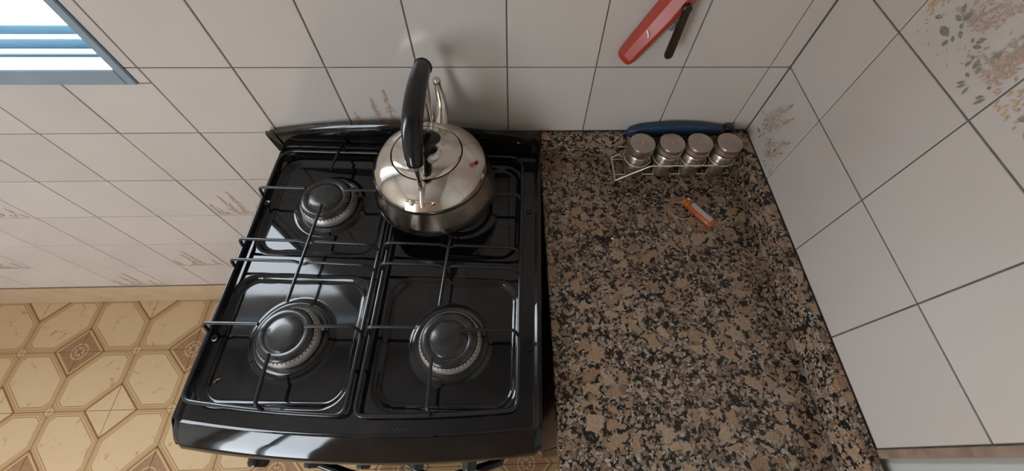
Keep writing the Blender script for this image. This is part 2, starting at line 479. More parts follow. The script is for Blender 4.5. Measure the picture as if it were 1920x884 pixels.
LEAVES = [(-.0457,-.0365,.0098,.005,.5),(-.0262,-.0411,.0176,.0082,0),(-.0148,-.047,.0092,.0052,1.32),(-.0116,-.0403,.0075,.004,-.44),(-.0256,-.0253,.0098,.0045,-.05),(-.0295,-.0167,.0106,.0045,2.25),
    (-.0184,-.0186,.0105,.0067,1.45),(-.0157,-.0277,.0061,.004,-.53),(-.0086,-.033,.0081,.0047,-.45),(.0071,-.0291,.0061,.0034,-.57),(.0139,-.0244,.0105,.0049,1.06),(.0167,-.0297,.0098,.004,.47),(.0224,-.0375,.0049,.0033,.52),
    (.0241,-.0435,.0082,.0045,1.52),(.0315,-.0394,.0101,.0058,1.9),(.038,-.0412,.0082,.0045,2.05),(.0338,-.0503,.0067,.0038,.06),(.0358,-.0584,.0097,.0027,.88),(.0392,-.06,.0094,.0028,1.07),(.0463,-.0602,.0101,.0034,1.75),
    (.0628,-.0544,.0088,.0032,.99),(.0660,-.0572,.0120,.0041,1.22),(.0398,-.0245,.0122,.0078,1.49),(.0612,-.0438,.0045,.0036,1.14)]
def print_small(rnd, hw, hh):
    mb = MB(); b = -hh
    for x, h, w_, n in ((-.060, .042, .014, 34), (-.015, .074, .015, 70), (.008, .092, .015, 84), (.050, .034, .012, 24)):
        spike(mb, rnd, x+rnd.uniform(-.003, .003), b+.012, h, w_, rnd.uniform(-.10, .02), 0, n, 1.15)
    for k in range(52):
        x = rnd.uniform(-.064, .066); z = b+.006+abs(rnd.gauss(0, .007))
        dash(mb, x, z, rnd.uniform(.005, .011), rnd.uniform(.0016, .0034), rnd.uniform(-.7, .7), rnd.choice((3, 3, 0)))
    return mb
def print_corner(rnd, hw, hh):
    mb = MB()
    for x, z, l, w_, a in LEAVES: 
        if x > -.04: dash(mb, x*.98-.006, z*.98-.004, l*.8, w_*.75, a, 2)
    spike(mb, rnd, -.034, -.018, .066, .026, .50, 3, 120); spike(mb, rnd, -.022, -.026, .062, .022, .68, 0, 90)
    spike(mb, rnd, .014, -.046, .056, .026, .62, 3, 110); spike(mb, rnd, .022, -.056, .040, .018, .70, 0, 50)
    return mb
def print_bouquet(rnd, hw, hh):
    mb = MB()
    for x, z, l, w_, a in LEAVES: dash(mb, x, z, l, w_, a, 2)
    for k in range(14): dash(mb, rnd.uniform(-.055, .05), rnd.uniform(-.062, -.03), rnd.uniform(.003, .007), .0013, rnd.uniform(0, 3), 3)
    spike(mb, rnd, -.014, -.024, .086, .034, .30, 3, 190); spike(mb, rnd, -.002, -.020, .080, .026, .50, 0, 130)
    spike(mb, rnd, .040, -.040, .066, .036, .25, 3, 170); spike(mb, rnd, .054, -.044, .050, .026, .10, 0, 110)
    spike(mb, rnd, -.062, -.040, .040, .020, .10, 1, 46)
    mb.v = [(min(hw-.002, max(-hw+.002, p[0])), p[1], min(hh-.002, max(-hh+.002, p[2]))) for p in mb.v]
    return mb
def print_side(rnd, hw, hh):
    mb = MB()
    spike(mb, rnd, -.058, -.050, .060, .026, -.08, 1, 90); spike(mb, rnd, -.020, -.040, .080, .026, .3, 3, 120)
    for x, z, l, w_, a in LEAVES: dash(mb, x+.004, z-.004, l, w_, a+.2, 2)
    mb.v = [(min(hw-.002, max(-hw+.002, p[0])), p[1], min(hh-.002, max(-hh+.002, p[2]))) for p in mb.v]
    return mb
def put_print(tile, fn, seed, size=(TS, TS)):
    if tile is None: return
    return fn(random.Random(seed), size[0]/2, size[1]/2).build('floral_print', PR, tile)

back_prints = {(-2, 0), (-5, -2), (-7, -4), (-9, -5), (-9, -2), (-11, -4)}
wx0, wx1, wz0, wz1 = W1
for i in range(-14, 4):
    for j in range(-5, 11):
        if j < 0 and i > -3: continue                # hidden behind the stove and the cabinet
        a0, a1 = i*TS, min((i+1)*TS, XR); a0 = max(a0, XL)
        b0, b1 = Z0+j*TS, min(Z0+(j+1)*TS, ZC)
        rects = [(a0, a1, b0, b1)]
        if a0 < wx1 and a1 > wx0 and b1 > wz0 and b0 < wz1:
            rects = []
            if b0 < wz0: rects.append((a0, a1, b0, wz0))
            if b1 > wz1: rects.append((a0, a1, wz1, b1))
            zz, zy = max(b0, wz0), min(b1, wz1)
            if a1 > wx1: rects.append((wx1, a1, zz, zy))
            if a0 < wx0: rects.append((a0, wx0, zz, zy))
        for r_ in rects:
            o = put_tile(wall_back, 'back', *r_)
            if (i, j) in back_prints and len(rects) == 1: put_print(o, print_small, i*31+j)
YC = [0, .1245, .2745, .4245, .5745]
for k in range(4):
    for j in range(0, 11):
        o = put_tile(wall_right, 'right', YC[k], YC[k+1], Z0+j*TS, min(Z0+(j+1)*TS, ZC))
        if (k, j) == (0, 0): put_print(o, print_corner, 5, (.1245, TS))
        if (k, j) == (1, 2): put_print(o, print_bouquet, 9)
        if (k, j) == (2, 2): put_print(o, print_side, 4)
# baseboard
bb = MB()
zb = Z0-5*TS-.008
bb.cbox(XL, -.50, -.003, TB, .0, zb, .001)
o = structure('baseboard_back', bb, M_BASE)

# floor tiles
FX3, FY0 = -1.1365, -0.1885
fm = MB()
def floor_mesh():
    h = FP/2-.0008; c = .0008
    vs = [(-h,-h,-c),(h,-h,-c),(h,h,-c),(-h,h,-c),(-h+c,-h+c,0),(h-c,-h+c,0),(h-c,h-c,0),(-h+c,h-c,0),(-h,-h,-.008),(h,-h,-.008),(h,h,-.008),(-h,h,-.008)]
    fs = [(4,5,6,7)]+[(k, (k+1) % 4, 4+(k+1) % 4, 4+k) for k in range(4)]+[(8+k, 8+(k+1) % 4, (k+1) % 4, k) for k in range(4)]
    return MB().add(vs, fs).mesh('floor_tile', M_FTILE)
fmesh = floor_mesh()
for m in range(-2, 12):
    for n in range(-11, 1):
        xx = FX3+(m-3)*FP; yy = FY0+n*FP
        if xx < XL-.05 or xx+FP > XR+.1: continue
        if xx+FP/2 > -.36 and yy+FP/2 > -.45: continue     # under the stove and the cabinet
        mo, me_ = m % 2, n % 2                    # the dark corner is the lattice point with m odd, n even
        dx = 0 if mo == 1 else 1; dy = 0 if me_ == 0 else 1
        rot = {(0,0): 0, (1,0): 90, (1,1): 180, (0,1): 270}[(dx, dy)]
        link('tile', fmesh, floor, (xx+FP/2, yy+FP/2, random.uniform(-.0003, .0001)), (0, 0, R(rot)))

# ------------------------------------------------------------------ windows
def window_back():
    x0, x1, z0, z1 = W1
    root = empty('window_1', ((x0+x1)/2, 0, z0)); root['kind'] = 'structure'
    ox, oz = (x0+x1)/2, z0
    def part(name, mb, mat): return mb.build(name, mat, root, None, (-ox, 0, -oz))
    f = MB(); d0, d1 = -.004, .03
    f.cbox(x1-.016, x1, d0, d1, z0, z1, .0015); part('window_frame', f, M_ALU)
    f = MB(); f.cbox(x0, x0+.016, d0, d1, z0, z1, .0015); part('window_frame', f, M_ALU)
    f = MB(); f.cbox(x0+.016, x1-.016, d0, d1, z0, z0+.030, .0015); part('window_frame', f, M_ALU)
    f = MB(); f.cbox(x0+.016, x1-.016, d0, d1, z1-.02, z1, .0015); part('window_frame', f, M_ALU)
    # stepped sliding tracks of the sill, rising outwards
    for yy, ya, za, zb in ((.030, .062, .018, .032), (.062, .094, .018, .0365), (.094, .145, .018, .040)):
        s = MB(); s.cbox(x0+.004, x1-.004, yy, ya, z0, z0+za, .001); s.cbox(x0+.004, x1-.004, yy+.004, yy+.018, z0+za, z0+zb, .0012)
        part('sill_rail', s, M_SILL)
    s = MB(); s.box(x0+.004, x1-.004, .125, .129, z0+.018, z1-.02); part('pane', s, M_PANE)
window_back()
def window_front():
    x0, x1, z0, z1 = W2
    root = empty('window_2', ((x0+x1)/2, YF, z0)); root['kind'] = 'structure'
    ox, oz = (x0+x1)/2, z0
    for a in ((x0, x0+.04, z0, z1), (x1-.04, x1, z0, z1), ((x0+x1)/2-.02, (x0+x1)/2+.02, z0+.04, z1-.04), (x0+.04, x1-.04, z0, z0+.04), (x0+.04, x1-.04, z1-.04, z1)):
        MB().cbox(a[0], a[1], -.08, -.03, a[2], a[3], .002).build('window_frame', M_ALU, root, None, (-ox, 0, -oz))
    MB().box(x0+.04, x1-.04, -.058, -.054, z0+.04, z1-.04).build('pane', M_PANE, root, None, (-ox, 0, -oz))
window_front()

# ------------------------------------------------------------------ worktop and base cabinet
CT = Z0-.059                      # worktop height
CL = 0.066
ct = empty('granite_countertop', (CL, 0, CT-.03))
tag(ct, 'speckled brown and black granite worktop with low splash beside the stove', 'countertop')
def cpart(name, mb, mat, parent=ct): return mb.build(name, mat, parent, None, (-CL, 0, -(CT-.03)) if parent is ct else None)
cpart('slab', MB().cbox(CL, XR-.0005, -.64, -.0005, CT-.03, CT, .0015), M_GRANITE)
cpart('back_splash', MB().cbox(CL, XR-.0005, -.020, -.0005, CT, Z0-.0006, .0012), M_GRANITE)
sp = cpart('side_splash', MB().cbox(XR-.0185, XR-.0005, -.64, -.0205, CT, Z0-.0006, .0012), M_GRANITE)
ch = MB(); pts = []
for k in range(14):
    a = 2*math.pi*k/14; pts.append((XR-.0186, -.402+.0045*math.cos(a)*(1+.25*math.sin(3*a)), Z0-.026+.012*math.sin(a)))
ch.prism(pts, (-.0006, 0, 0)); ch.build('dark_chip', M_CHIP, sp)
jn = MB().box(XR-.0192, XR-.0182, -.64, -.0195, CT, CT+.0016).box(CL+.001, XR-.019, -.0209, -.0197, CT, CT+.0016)
cpart('splash_joint', jn, M_GROUT)
cab = empty('base_cabinet', (CL+.02, -.55, 0))
tag(cab, 'laminate base cabinet under the granite worktop', 'cabinet')
def kpart(name, mb, mat): return mb.build(name, mat, cab, None, (-(CL+.02), .55, 0))
kpart('body', MB().cbox(CL+.02, XR-.002, -.55, -.004, .08, CT-.0305, .001).box(CL+.03, XR-.01, -.53, -.01, 0, .08), M_WOOD)
hx = (CL+.02+XR-.002)/2
for a0, a1, kx in ((CL+.022, hx-.002, hx-.03), (hx+.002, XR-.004, hx+.03)):
    d = kpart('door', MB().cbox(a0, a1, -.568, -.5505, .10, CT-.05, .002), M_WOOD)
    k = MB().tube([(kx, -.568, CT-.14), (kx, -.585, CT-.14), (kx, -.592, CT-.14)], [.005, .006, .011], 12)
    k.build('knob', M_CHROME, d, 40)

# ------------------------------------------------------------------ stove (local frame, turned a little from the wall)
SX, SY, STH = -.2125, -.27, R(-2.7)
SZ = Z0-.03                       # cooktop height
stove = empty('gas_stove', (SX, SY, 0), STH)
tag(stove, 'black enamel four burner gas stove standing against the tiled wall', 'stove')
def local_to_world(x, y, z):
    c, s = math.cos(STH), math.sin(STH); return Vector((SX+c*x-s*y, SY+s*x+c*y, z))
LX0, LX1, LYB = -.254, .266, .243
def yfront(x):
    t = (x-.006)/.26; return -.249-.017*(1-t*t)
wells = [(-.236, -.024, .014, .216), (-.238, -.022, -.232, -.030), (.020, .226, .014, .216), (.018, .226, -.232, -.030)]
burners = [(-.127, .118), (-.125, -.132), (.118, .118), (.124, -.134)]
def rr_sd(x, y, w_, r):
    cx, cy = (w_[0]+w_[1])/2, (w_[2]+w_[3])/2; hx, hy = (w_[1]-w_[0])/2-r, (w_[3]-w_[2])/2-r
    dx, dy = abs(x-cx)-hx, abs(y-cy)-hy
    return math.hypot(max(dx, 0), max(dy, 0))+min(max(dx, dy), 0)-r
def top_h(x, y):
    h = 0.0
    # gutter inside the rim
    e = min(x-LX0, LX1-x, LYB-y)
    h -= .0035*smoothstep(.006, .012, e)
    for w_ in wells:
        h -= .0075*smoothstep(.003, -.008, rr_sd(x, y, w_, .035))
    for bx, by in burners:
        d = math.hypot(x-bx, y-by)
        h += .004*smoothstep(.066, .058, d)-.007*smoothstep(.056, .047, d)
    return h
def cooktop():
    nx, ny = 200, 200; mb = MB(); vs = []; rows = ny+1
    for j in range(ny+1):
        for i in range(nx+1):
            x = LX0+(LX1-LX0)*i/nx; yf = yfront(x); y = yf+(LYB-yf)*j/ny
            vs.append((x, y, SZ+top_h(x, y)))
    fs = [(j*(nx+1)+i, j*(nx+1)+i+1, (j+1)*(nx+1)+i+1, (j+1)*(nx+1)+i) for j in range(ny) for i in range(nx)]
    # front lip: crease, sloping band, rolled lower edge
    prev = list(range(nx+1))
    for dy, dz in ((-.003, -.0016), (-.016, -.009), (-.030, -.020), (-.0355, -.028), (-.035, -.036), (-.024, -.041)):
        cur = []
        for i in range(nx+1):
            x, y, _ = vs[i]; sh = max(0, abs((x-.006)/.26)-.965)/.035
            cur.append(len(vs)); vs.append((x*(1-.02*0)+(.006-x)*.012*min(1, sh)*(dz < -.02), y+dy+.004*sh, SZ+dz))
        fs += [(cur[i], cur[i+1], prev[i+1], prev[i]) for i in range(nx)]; prev = cur
    # sides and back turned down
    for side in (0, nx):
        a = [j*(nx+1)+side for j in range(ny+1)]; b = []
        for q in a:
            x, y, z = vs[q]; b.append(len(vs)); vs.append((x, y, SZ-.036))
        for k in range(ny):
            f = (a[k], a[k+1], b[k+1], b[k]); fs.append(f if side == 0 else f[::-1])
        # close the lip end
    a = [ny*(nx+1)+i for i in range(nx+1)]; b = []
    for q in a:
        x, y, z = vs[q]; b.append(len(vs)); vs.append((x, y, SZ-.036))
    fs += [(a[k+1], a[k], b[k], b[k+1]) for k in range(nx)]
    mb.add(vs, fs); return mb.build('cooktop', M_ENAMEL, stove, 50)
cooktop()
for xs, sg in ((LX0, -1), (LX1, 1)):
    yf = yfront(xs)
    prof = [(yf, SZ), (yf-.003, SZ-.0016), (yf-.012, SZ-.009), (yf-.026, SZ-.020), (yf-.0315, SZ-.028), (yf-.031, SZ-.036), (yf-.020, SZ-.041), (yf+.01, SZ-.041)]
    MB().prism([(xs-(.0012 if sg > 0 else 0), y, z) for y, z in prof], (.0012, 0, 0)).build('lip_end', M_ENAMEL, stove)
# body below
bd = MB()
bd.cbox(-.250, .262, -.235, .235, .06, SZ-.030, .002)
bd.build('body', M_ENAMEL, stove)
for fx in (-.22, .23):
    for fy in (-.2, .2):
        MB().lathe([(0, 0), (.014, 0), (.012, .061), (0, .061)], 14, (fx, fy, 0)).build('foot', M_BLACKP, stove, 40)
MB().cbox(-.248, .260, -.280, -.2355, SZ-.115, SZ-.042, .004).build('control_panel', M_ENAMEL, stove)
od = MB().cbox(-.248, .260, -.262, -.2355, .20, SZ-.122, .004).build('oven_door', M_ENAMEL, stove)
MB().cbox(-.15, .16, -.2632, -.2622, .34, .60, .0004).build('oven_window', M_BOWL, od)
def bow(x0, x1, z, y0, out, r):
    pts = [(x0, -.262, z), (x0, y0+.006, z)]
    for k in range(17):
        t = k/16; pts.append((x0+(x1-x0)*t, y0-out*math.sin(math.pi*t), z))
    pts += [(x1, y0+.006, z), (x1, -.262, z)]
    return MB().tube(pts, r, 12)
bow(-.125, .205, SZ-.165, -.294, .034, .0075).build('handle', M_BLACKP, od, 50)
dw = MB().cbox(-.248, .260, -.262, -.2355, .07, .192, .004).build('broiler_drawer', M_ENAMEL, stove)
bow(-.10, .19, .15, -.292, .048, .008).build('handle', M_BLACKP, dw, 50)
tie = MB().tube(fillet([(.150, -.308, SZ-.150), (.175, -.310, SZ-.146), (.190, -.318, SZ-.142), (.215, -.312, SZ-.142)], .01), .003, 8)
tie.build('plastic_tie', M_WHITEP, od, 60)
for kx in (-.155, -.076, .002, .081, .160):
    big = kx == -.155
    r0 = .016 if big else .0115
    k = MB().tube([(kx, -.279, SZ-.074), (kx, -.283, SZ-.074), (kx, -.287, SZ-.074), (kx, -.303, SZ-.074), (kx, -.307, SZ-.074)], [r0*1.25, r0*1.25, r0, r0*.92, r0*.75], 20)
    kn = k.build('knob', M_BLACKP if big else M_KNOB, stove, 40)
    MB().cbox(kx-.0012, kx+.0012, -.3082, -.3068, SZ-.072, SZ-.062, .0003).build('pointer', M_WHITEP, kn)
# back guard: arched panel with ends folded forward
def guard():
    n = 60; vs = []; fs = []; mb = MB()
    def topz(x): t = (x-.006)/.262; return SZ+.046+.026*(1-t*t)
    for i in range(n+1):
        x = LX0-.002+(LX1-LX0-.002)*i/n; e = min(x-LX0, LX1-x)
        yb = LYB+.0005; lean = .002; tz = topz(x)
        if e < .016: tz -= 0
        yt = yb+lean
        vs += [(x, yb, SZ-.034), (x, yb, SZ+.004), (x, yb+lean*.5, (SZ+tz)/2), (x, yt, tz-.003), (x, yt+.0025, tz), (x, yt+.0065, tz-.001), (x, yt+.007, SZ-.034)]
    for i in range(n):
        for k in range(7):
            a, b = i*7+k, i*7+(k+1) % 7; fs.append((a, a+7, b+7, b))
    fs.append(tuple(range(7))); fs.append(tuple(n*7+k for k in range(7))[::-1])
    mb.add(vs, fs); g = mb.build('back_guard', M_ENAMEL, stove, 40)
    # folded triangular wing at each end
    for x, s in ((LX0, -1), (LX1-.013, .6)):
        zt = topz(x)
        poly = [(x, LYB-.006, SZ+.001), (x+s*.010, LYB+.001, zt-.006), (x+s*.008, LYB+.004, zt+.0005), (x-s*.006, LYB+.003, zt), (x-s*.012, LYB-.002, SZ+.01)]
        MB().prism(poly, (0, -.0012, .0004)).build('guard_wing', M_ENAMEL, g)
guard()
# burners
def burner(bx, by, r):
    zb = SZ-.012
    b = MB().lathe([(0, 0), (r+.013, 0), (r+.016, .003), (r+.0145, .0055), (r+.009, .0045), (r+.006, .003), (0, .003)], 48, (bx, by, zb+.002)).build('burner', M_BOWL, stove, 40)
    ring = MB().lathe([(0, 0), (r+.005, 0), (r+.0065, .004), (r+.0055, .0105), (r+.0018, .0165), (r-.001, .0175), (0, .0175)], 48, (bx, by, zb+.006))
    ring.build('burner_ring', M_BURN, b, 35)
    slots = MB()
    n = 44
    for k in range(n):
        a = 2*math.pi*k/n; c, s = math.cos(a), math.sin(a); rr = r+.0004; t = .0011
        pts = [(bx+c*rr-s*t, by+s*rr+c*t, zb+.0195), (bx+c*rr+s*t, by+s*rr-c*t, zb+.0195)]
        slots.prism([pts[0], pts[1], (pts[1][0], pts[1][1], zb+.0226), (pts[0][0], pts[0][1], zb+.0226)], (c*.0022, s*.0022, 0))
    slots.build('flame_slots', M_CHIP, b)
    cap = MB().lathe([(0, 0), (r-.001, 0), (r+.0015, .0018), (r, .0055), (r-.005, .0078), (r*.74, .0074), (r*.70, .0064), (r*.64, .0086), (r*.56, .0104), (r*.3, .0112), (0, .0115)], 48, (bx, by, zb+.0235))
    cap.build('burner_cap', M_CAP, b, 60)
    MB().tube([(bx+r+.010, by+.012, zb+.002), (bx+r+.010, by+.012, zb+.019)], .0028, 10).build('spark_plug', M_CAP, b, 40)
for i, (bx, by) in enumerate(burners): burner(bx, by, (.044, .041, .036, .042)[i])
for sx, sy in ((-.241, .115), (-.239, -.136), (.246, -.138), (.245, .112)):
    s = MB().lathe([(0, .0005), (.0022, .0005), (.0028, .002), (.0048, .0022), (.0055, 0), (.0055, -.001)], 20, (sx, sy, SZ-.0035))
    s.build('grommet', M_BLACKP, stove, 40)

# ------------------------------------------------------------------ pan grates
GZ, FZ, WR = SZ+.010, SZ+.029, .0031
def grate(xl, xr, yb_, label, cx, left):
    o = local_to_world((xl+xr)/2, 0, SZ)
    g = empty('pan_grate', o, STH); tag(g, label, 'stove grate', 'wire grates over the burners')
    ox = (xl+xr)/2
    def P(name, mb): 
        return mb.build(name, M_WIRE, g, 60, (-ox, 0, -SZ))
    ym = lambda x: yfront(x)+.024
    nf = 8
    front = [(xl+(xr-xl)*k/nf, ym(xl+(xr-xl)*k/nf), GZ) for k in range(nf+1)]
    loop = [(xl, yb_, GZ)]+front[:1]+front[1:-1]+front[-1:]+[(xr, yb_, GZ)]
    rad = [.03]+[.034]+[.004]*(nf-1)+[.034]+[.03]
    P('frame', MB().tube(fillet(loop, rad, 6, True), WR*1.05, 12, True))
    def finger(p0, p1, base):
        """p0 outer top corner, p1 tip, base = foot on the frame"""
        P('finger', MB().tube(fillet([(*base, GZ), (p0[0], p0[1], FZ), (p1[0], p1[1], FZ+.0012)], .007, 5), WR*.86, 10))
    fx = .006
    for yc in (.128, -.121):
        finger((xl-.001 if left else xl, yc), (cx-.036, yc), (xl, yc-.008))
        finger((xr-.008, yc), (cx+.034, yc-.002), (xr, yc-.004))
    finger((cx+.004, yb_+.004), (cx-.002, .172), (cx+.006, yb_))
    finger((cx-.004, ym(cx)+.006), (cx-.006, -.164), (cx, ym(cx)))
    for yc in (.024, -.014):
        P('crossbar', MB().tube(fillet([(xl, yc-.007, GZ), (xl-.001, yc, FZ-.003), (cx-.014, yc-.001, FZ-.003), (cx-.003, yc-.004, FZ-.0085), (cx+.010, yc-.002, FZ-.003), (xr-.012, yc-.004, FZ-.003), (xr, yc-.007, GZ)], .008, 4), WR*.86, 10))
    P('finger', MB().tube([(cx+.002, .094, FZ+.001), (cx-.004, -.086, FZ+.001)], WR*.86, 10))
    for (x, y) in ((xl, .19), (xl, -.18), (xr, .19), (xr, -.18)):
        P('foot', MB().tube([(x, y, SZ-.003), (x, y, GZ)], WR*.9, 8))
    return g
grate(-.243, -.012, .231, 'black wire pan grate with bare fingers over the two burners beside the window wall', -.1245, True)
grate(.002, .230, .231, 'black wire pan grate under the kettle, beside the granite worktop', .110, False)

# ------------------------------------------------------------------ kettle
KX, KY, KZ = -.131, -.139, FZ+.0042
kt = empty('kettle', (KX, KY, KZ)); tag(kt, 'polished steel kettle with arched black handle on the stove', 'kettle')
low = [(0, 0), (.090, 0), (.101, .002), (.1065, .007), (.1065, .013), (.1035, .024), (.0985, .038), (.0950, .050), (.0935, .0545)]
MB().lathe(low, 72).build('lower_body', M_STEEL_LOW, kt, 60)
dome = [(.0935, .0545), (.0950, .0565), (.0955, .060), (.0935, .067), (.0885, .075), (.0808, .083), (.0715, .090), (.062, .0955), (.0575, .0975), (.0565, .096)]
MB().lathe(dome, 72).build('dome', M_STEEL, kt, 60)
lid = MB().lathe([(0, .094), (.0545, .0945), (.0553, .0975), (.0535, .0995), (.047, .1025), (.034, .106), (.028, .1075), (.0265, .110), (.022, .1125), (0, .1135)], 64).build('lid', M_STEEL, kt, 50)
kb = MB().lathe([(0, .112), (.008, .112), (.0085, .118), (.014, .123), (.022, .1255), (.0235, .1285), (.021, .1315), (.010, .1335), (0, .134)], 32, (0,0,0), 0, 1.15, .8)
kb.build('lid_knob', M_BLACKP, lid, 60)
# handle: grip arched front to back, steel brackets below
gp = [(.000, -.070, .148), (-.001, -.062, .160), (-.002, -.045, .172), (-.003, -.020, .182), (-.002, .010, .189), (.000, .045, .192), (.002, .078, .190), (.003, .092, .187)]
def catmull(P, n=6):
    P = [Vector(p) for p in P]; Q = [P[0]*2-P[1]]+P+[P[-1]*2-P[-2]]; res = []
    for i in range(1, len(Q)-2):
        for k in range(n):
            t = k/n; a, b, c, d = Q[i-1:i+3]
            res.append(.5*((2*b)+(c-a)*t+(2*a-5*b+4*c-d)*t*t+(3*b-a-3*c+d)*t**3))
    res.append(P[-1]); return res
cp = catmull(gp); nn = len(cp)
rad = [(.0118 if k > 0 else .0105)+.0034*math.sin(math.pi*min(1, max(0, (k-1)/(nn-2)))) for k in range(nn)]
rad[-1] = .0115; rad[-2] = .0142
MB().tube(cp, rad, 18).build('grip', M_BLACKP, kt, 60)
MB().tube(catmull([(0, -.070, .150), (0, -.0725, .136), (-.001, -.071, .116), (-.002, -.0755, .098), (-.003, -.0855, .0835), (-.003, -.0910, .076)]), .0036, 12).build('bracket', M_STEEL, kt, 60)
MB().tube(catmull([(.003, .088, .187), (.003, .091, .165), (.001, .088, .130), (0, .083, .100), (0, .081, .085)]), .0034, 12).build('bracket', M_STEEL, kt, 60)
for dx in (-.0165, .0165):
    MB().lathe([(0, 0), (.004, 0), (.0034, .0016), (0, .0024)], 14).build('rivet', M_STEEL, kt, 60, (dx-.002, -.0865, .0795), (R(58), 0, 0))
pl = MB(); n = 10; vs = []
for k in range(n+1):
    a = R(-90)+(k/n-.5)*R(36)
    for (rr, zz) in ((.0942, .0665), (.0866, .0785), (.0850, .0785), (.0922, .0665)):
        vs.append((rr*1.008*math.cos(a)-.002, rr*1.008*math.sin(a), zz))
fs = []
for k in range(n):
    for q in range(4): fs.append((k*4+q, k*4+(q+1) % 4, k*4+4+(q+1) % 4, k*4+4+q))
fs += [(0,1,2,3), tuple(n*4+q for q in (3,2,1,0))]
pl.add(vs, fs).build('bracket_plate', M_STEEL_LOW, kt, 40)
# spout at the back with a whistle cap
sp_ = catmull([(.016, .066, .074), (.017, .088, .090), (.018, .100, .108), (.0165, .106, .126), (.0155, .109, .143)])
nn = len(sp_); MB().tube(sp_, [.0135-.0085*(k/(nn-1))**.8 for k in range(nn)], 20).build('spout', M_STEEL, kt, 60)
wh = MB().tube([(.0155, .1088, .140), (.0153, .1092, .1425), (.0152, .1095, .147), (.0151, .1096, .150)], [.0058, .0066, .0066, .0048], 18)
wh.build('spout_rim', M_STEEL, kt, 50)
spot = MB(); pts = []
for k in range(10):
    a = 2*math.pi*k/10; u = .0034*math.cos(a)*(1+.3*math.sin(2*a)); v = .0018*math.sin(a)*(1+.3*math.cos(3*a))
    an = R(-8)+u/.08; z = .0842+v; rr = .0796-(z-.0842)*1.25
    pts.append(((rr+.0012)*math.cos(an), (rr+.0012)*math.sin(an), z+.0008))
spot.add(pts, [tuple(range(10))]).build('red_mark', M_REDSPOT, kt)

# ------------------------------------------------------------------ spice jars in a wire rack
JX = [.2565, .3145, .3690, .4270]; JY = -.0525
jl = ['steel spice jar at the rack end nearest the stove', 'steel spice jar second from the stove end of the rack', 'steel spice jar third from the stove end of the rack, with a smudged lid', 'steel spice jar nearest the side wall in the wire rack']
for i, x in enumerate(JX):
    j = empty('spice_jar', (x, JY, CT+.0030), R((20, 5, 12, 0)[i])); tag(j, jl[i], 'jar', 'spice jars in the wire rack')
    rb = .0232
    b = MB().lathe([(0, 0), (rb-.001, 0), (rb, .001), (rb, .052), (rb-.0012, .0535), (rb-.002, .056), (0, .056)], 40).build('body', M_BRUSH, j, 40)
    rg = [(0, .0555), (rb-.0005, .0555), (rb-.0005, .0575), (rb+.0012, .0585), (rb+.0012, .062)]
    if i in (1, 2, 3): rg += [(rb+.0002, .063), (rb+.0013, .064), (rb+.0013, .0665), (rb+.0002, .0675), (rb+.0013, .0685)]
    rg += [(rb+.0014, .0765), (rb+.0008, .0778), (rb-.001, .0783), (0, .0783)]
    ld = MB().lathe(rg, 40).build('lid', M_LID, j, 30)
    MB().lathe([(rb-.0025, .0552), (rb-.0004, .0555), (rb-.0004, .0572), (rb-.0025, .0575)], 40).build('lid_seal', M_BLACKP, j, 40)
    MB().lathe([(0, .0783), (.0016, .0783), (.0010, .0789), (0, .0791)], 12).build('lid_dimple', M_CHROME, ld, 60)
    # round window in the steel jacket
    wv = []; 
    for k in range(20):
        a = 2*math.pi*k/20; ph = R(-60)+.0085*math.cos(a)/rb; wv.append(((rb+.0003)*math.cos(ph), (rb+.0003)*math.sin(ph), .024+.0105*math.sin(a)))
    MB().add(wv, [tuple(range(20))]).build('window', M_BLACKP, b)
rk = empty('wire_rack', (.34, JY, CT)); tag(rk, 'chrome wire rack holding four steel spice jars on the granite', 'spice rack')
def rpart(name, pts, r=.0014, closed=False): return MB().tube(pts, r, 8, closed).build(name, M_CHROME, rk, 60, (-.34, -JY, -CT))
zt, zb_ = CT+.055, CT+.0015
zr = CT+.040
def rackwire():
    # front rail sloping down to a foot at the open end
    rpart('front_rail', fillet([(.2165, -.0815, zb_), (.275, -.0850, zt-.004), (.405, -.0850, zt-.004), (.418, -.0780, zr)], .006), .0016)
    rpart('end_wire', fillet([(.2165, -.0815, zb_), (.2000, -.0660, zt), (.2160, -.0575, zt), (.2260, -.0530, zr)], .003), .0014)
    rpart('end_wire', [(.4550, -.0270, zb_), (.4550, -.0262, zr)], .0014)
    rpart('base_wire', fillet([(.2165, -.0815, zb_), (.2165, -.0262, zb_), (.4552, -.0262, zb_), (.455, -.0660, zb_)], .005), .0014)
    rpart('base_wire', [(.2175, -.0660, zb_), (.4545, -.0660, zb_)], .0014)
    rpart('back_rail', [(.222, -.0256, zr), (.4575, -.0256, zr)], .0013)
    for i, x in enumerate(JX):
        r_ = .0262 if i < 3 else .0258
        rpart('jar_ring', [(x+r_*math.cos(2*math.pi*k/32), JY+r_*math.sin(2*math.pi*k/32), zr) for k in range(32)], .0012, True)
rackwire()

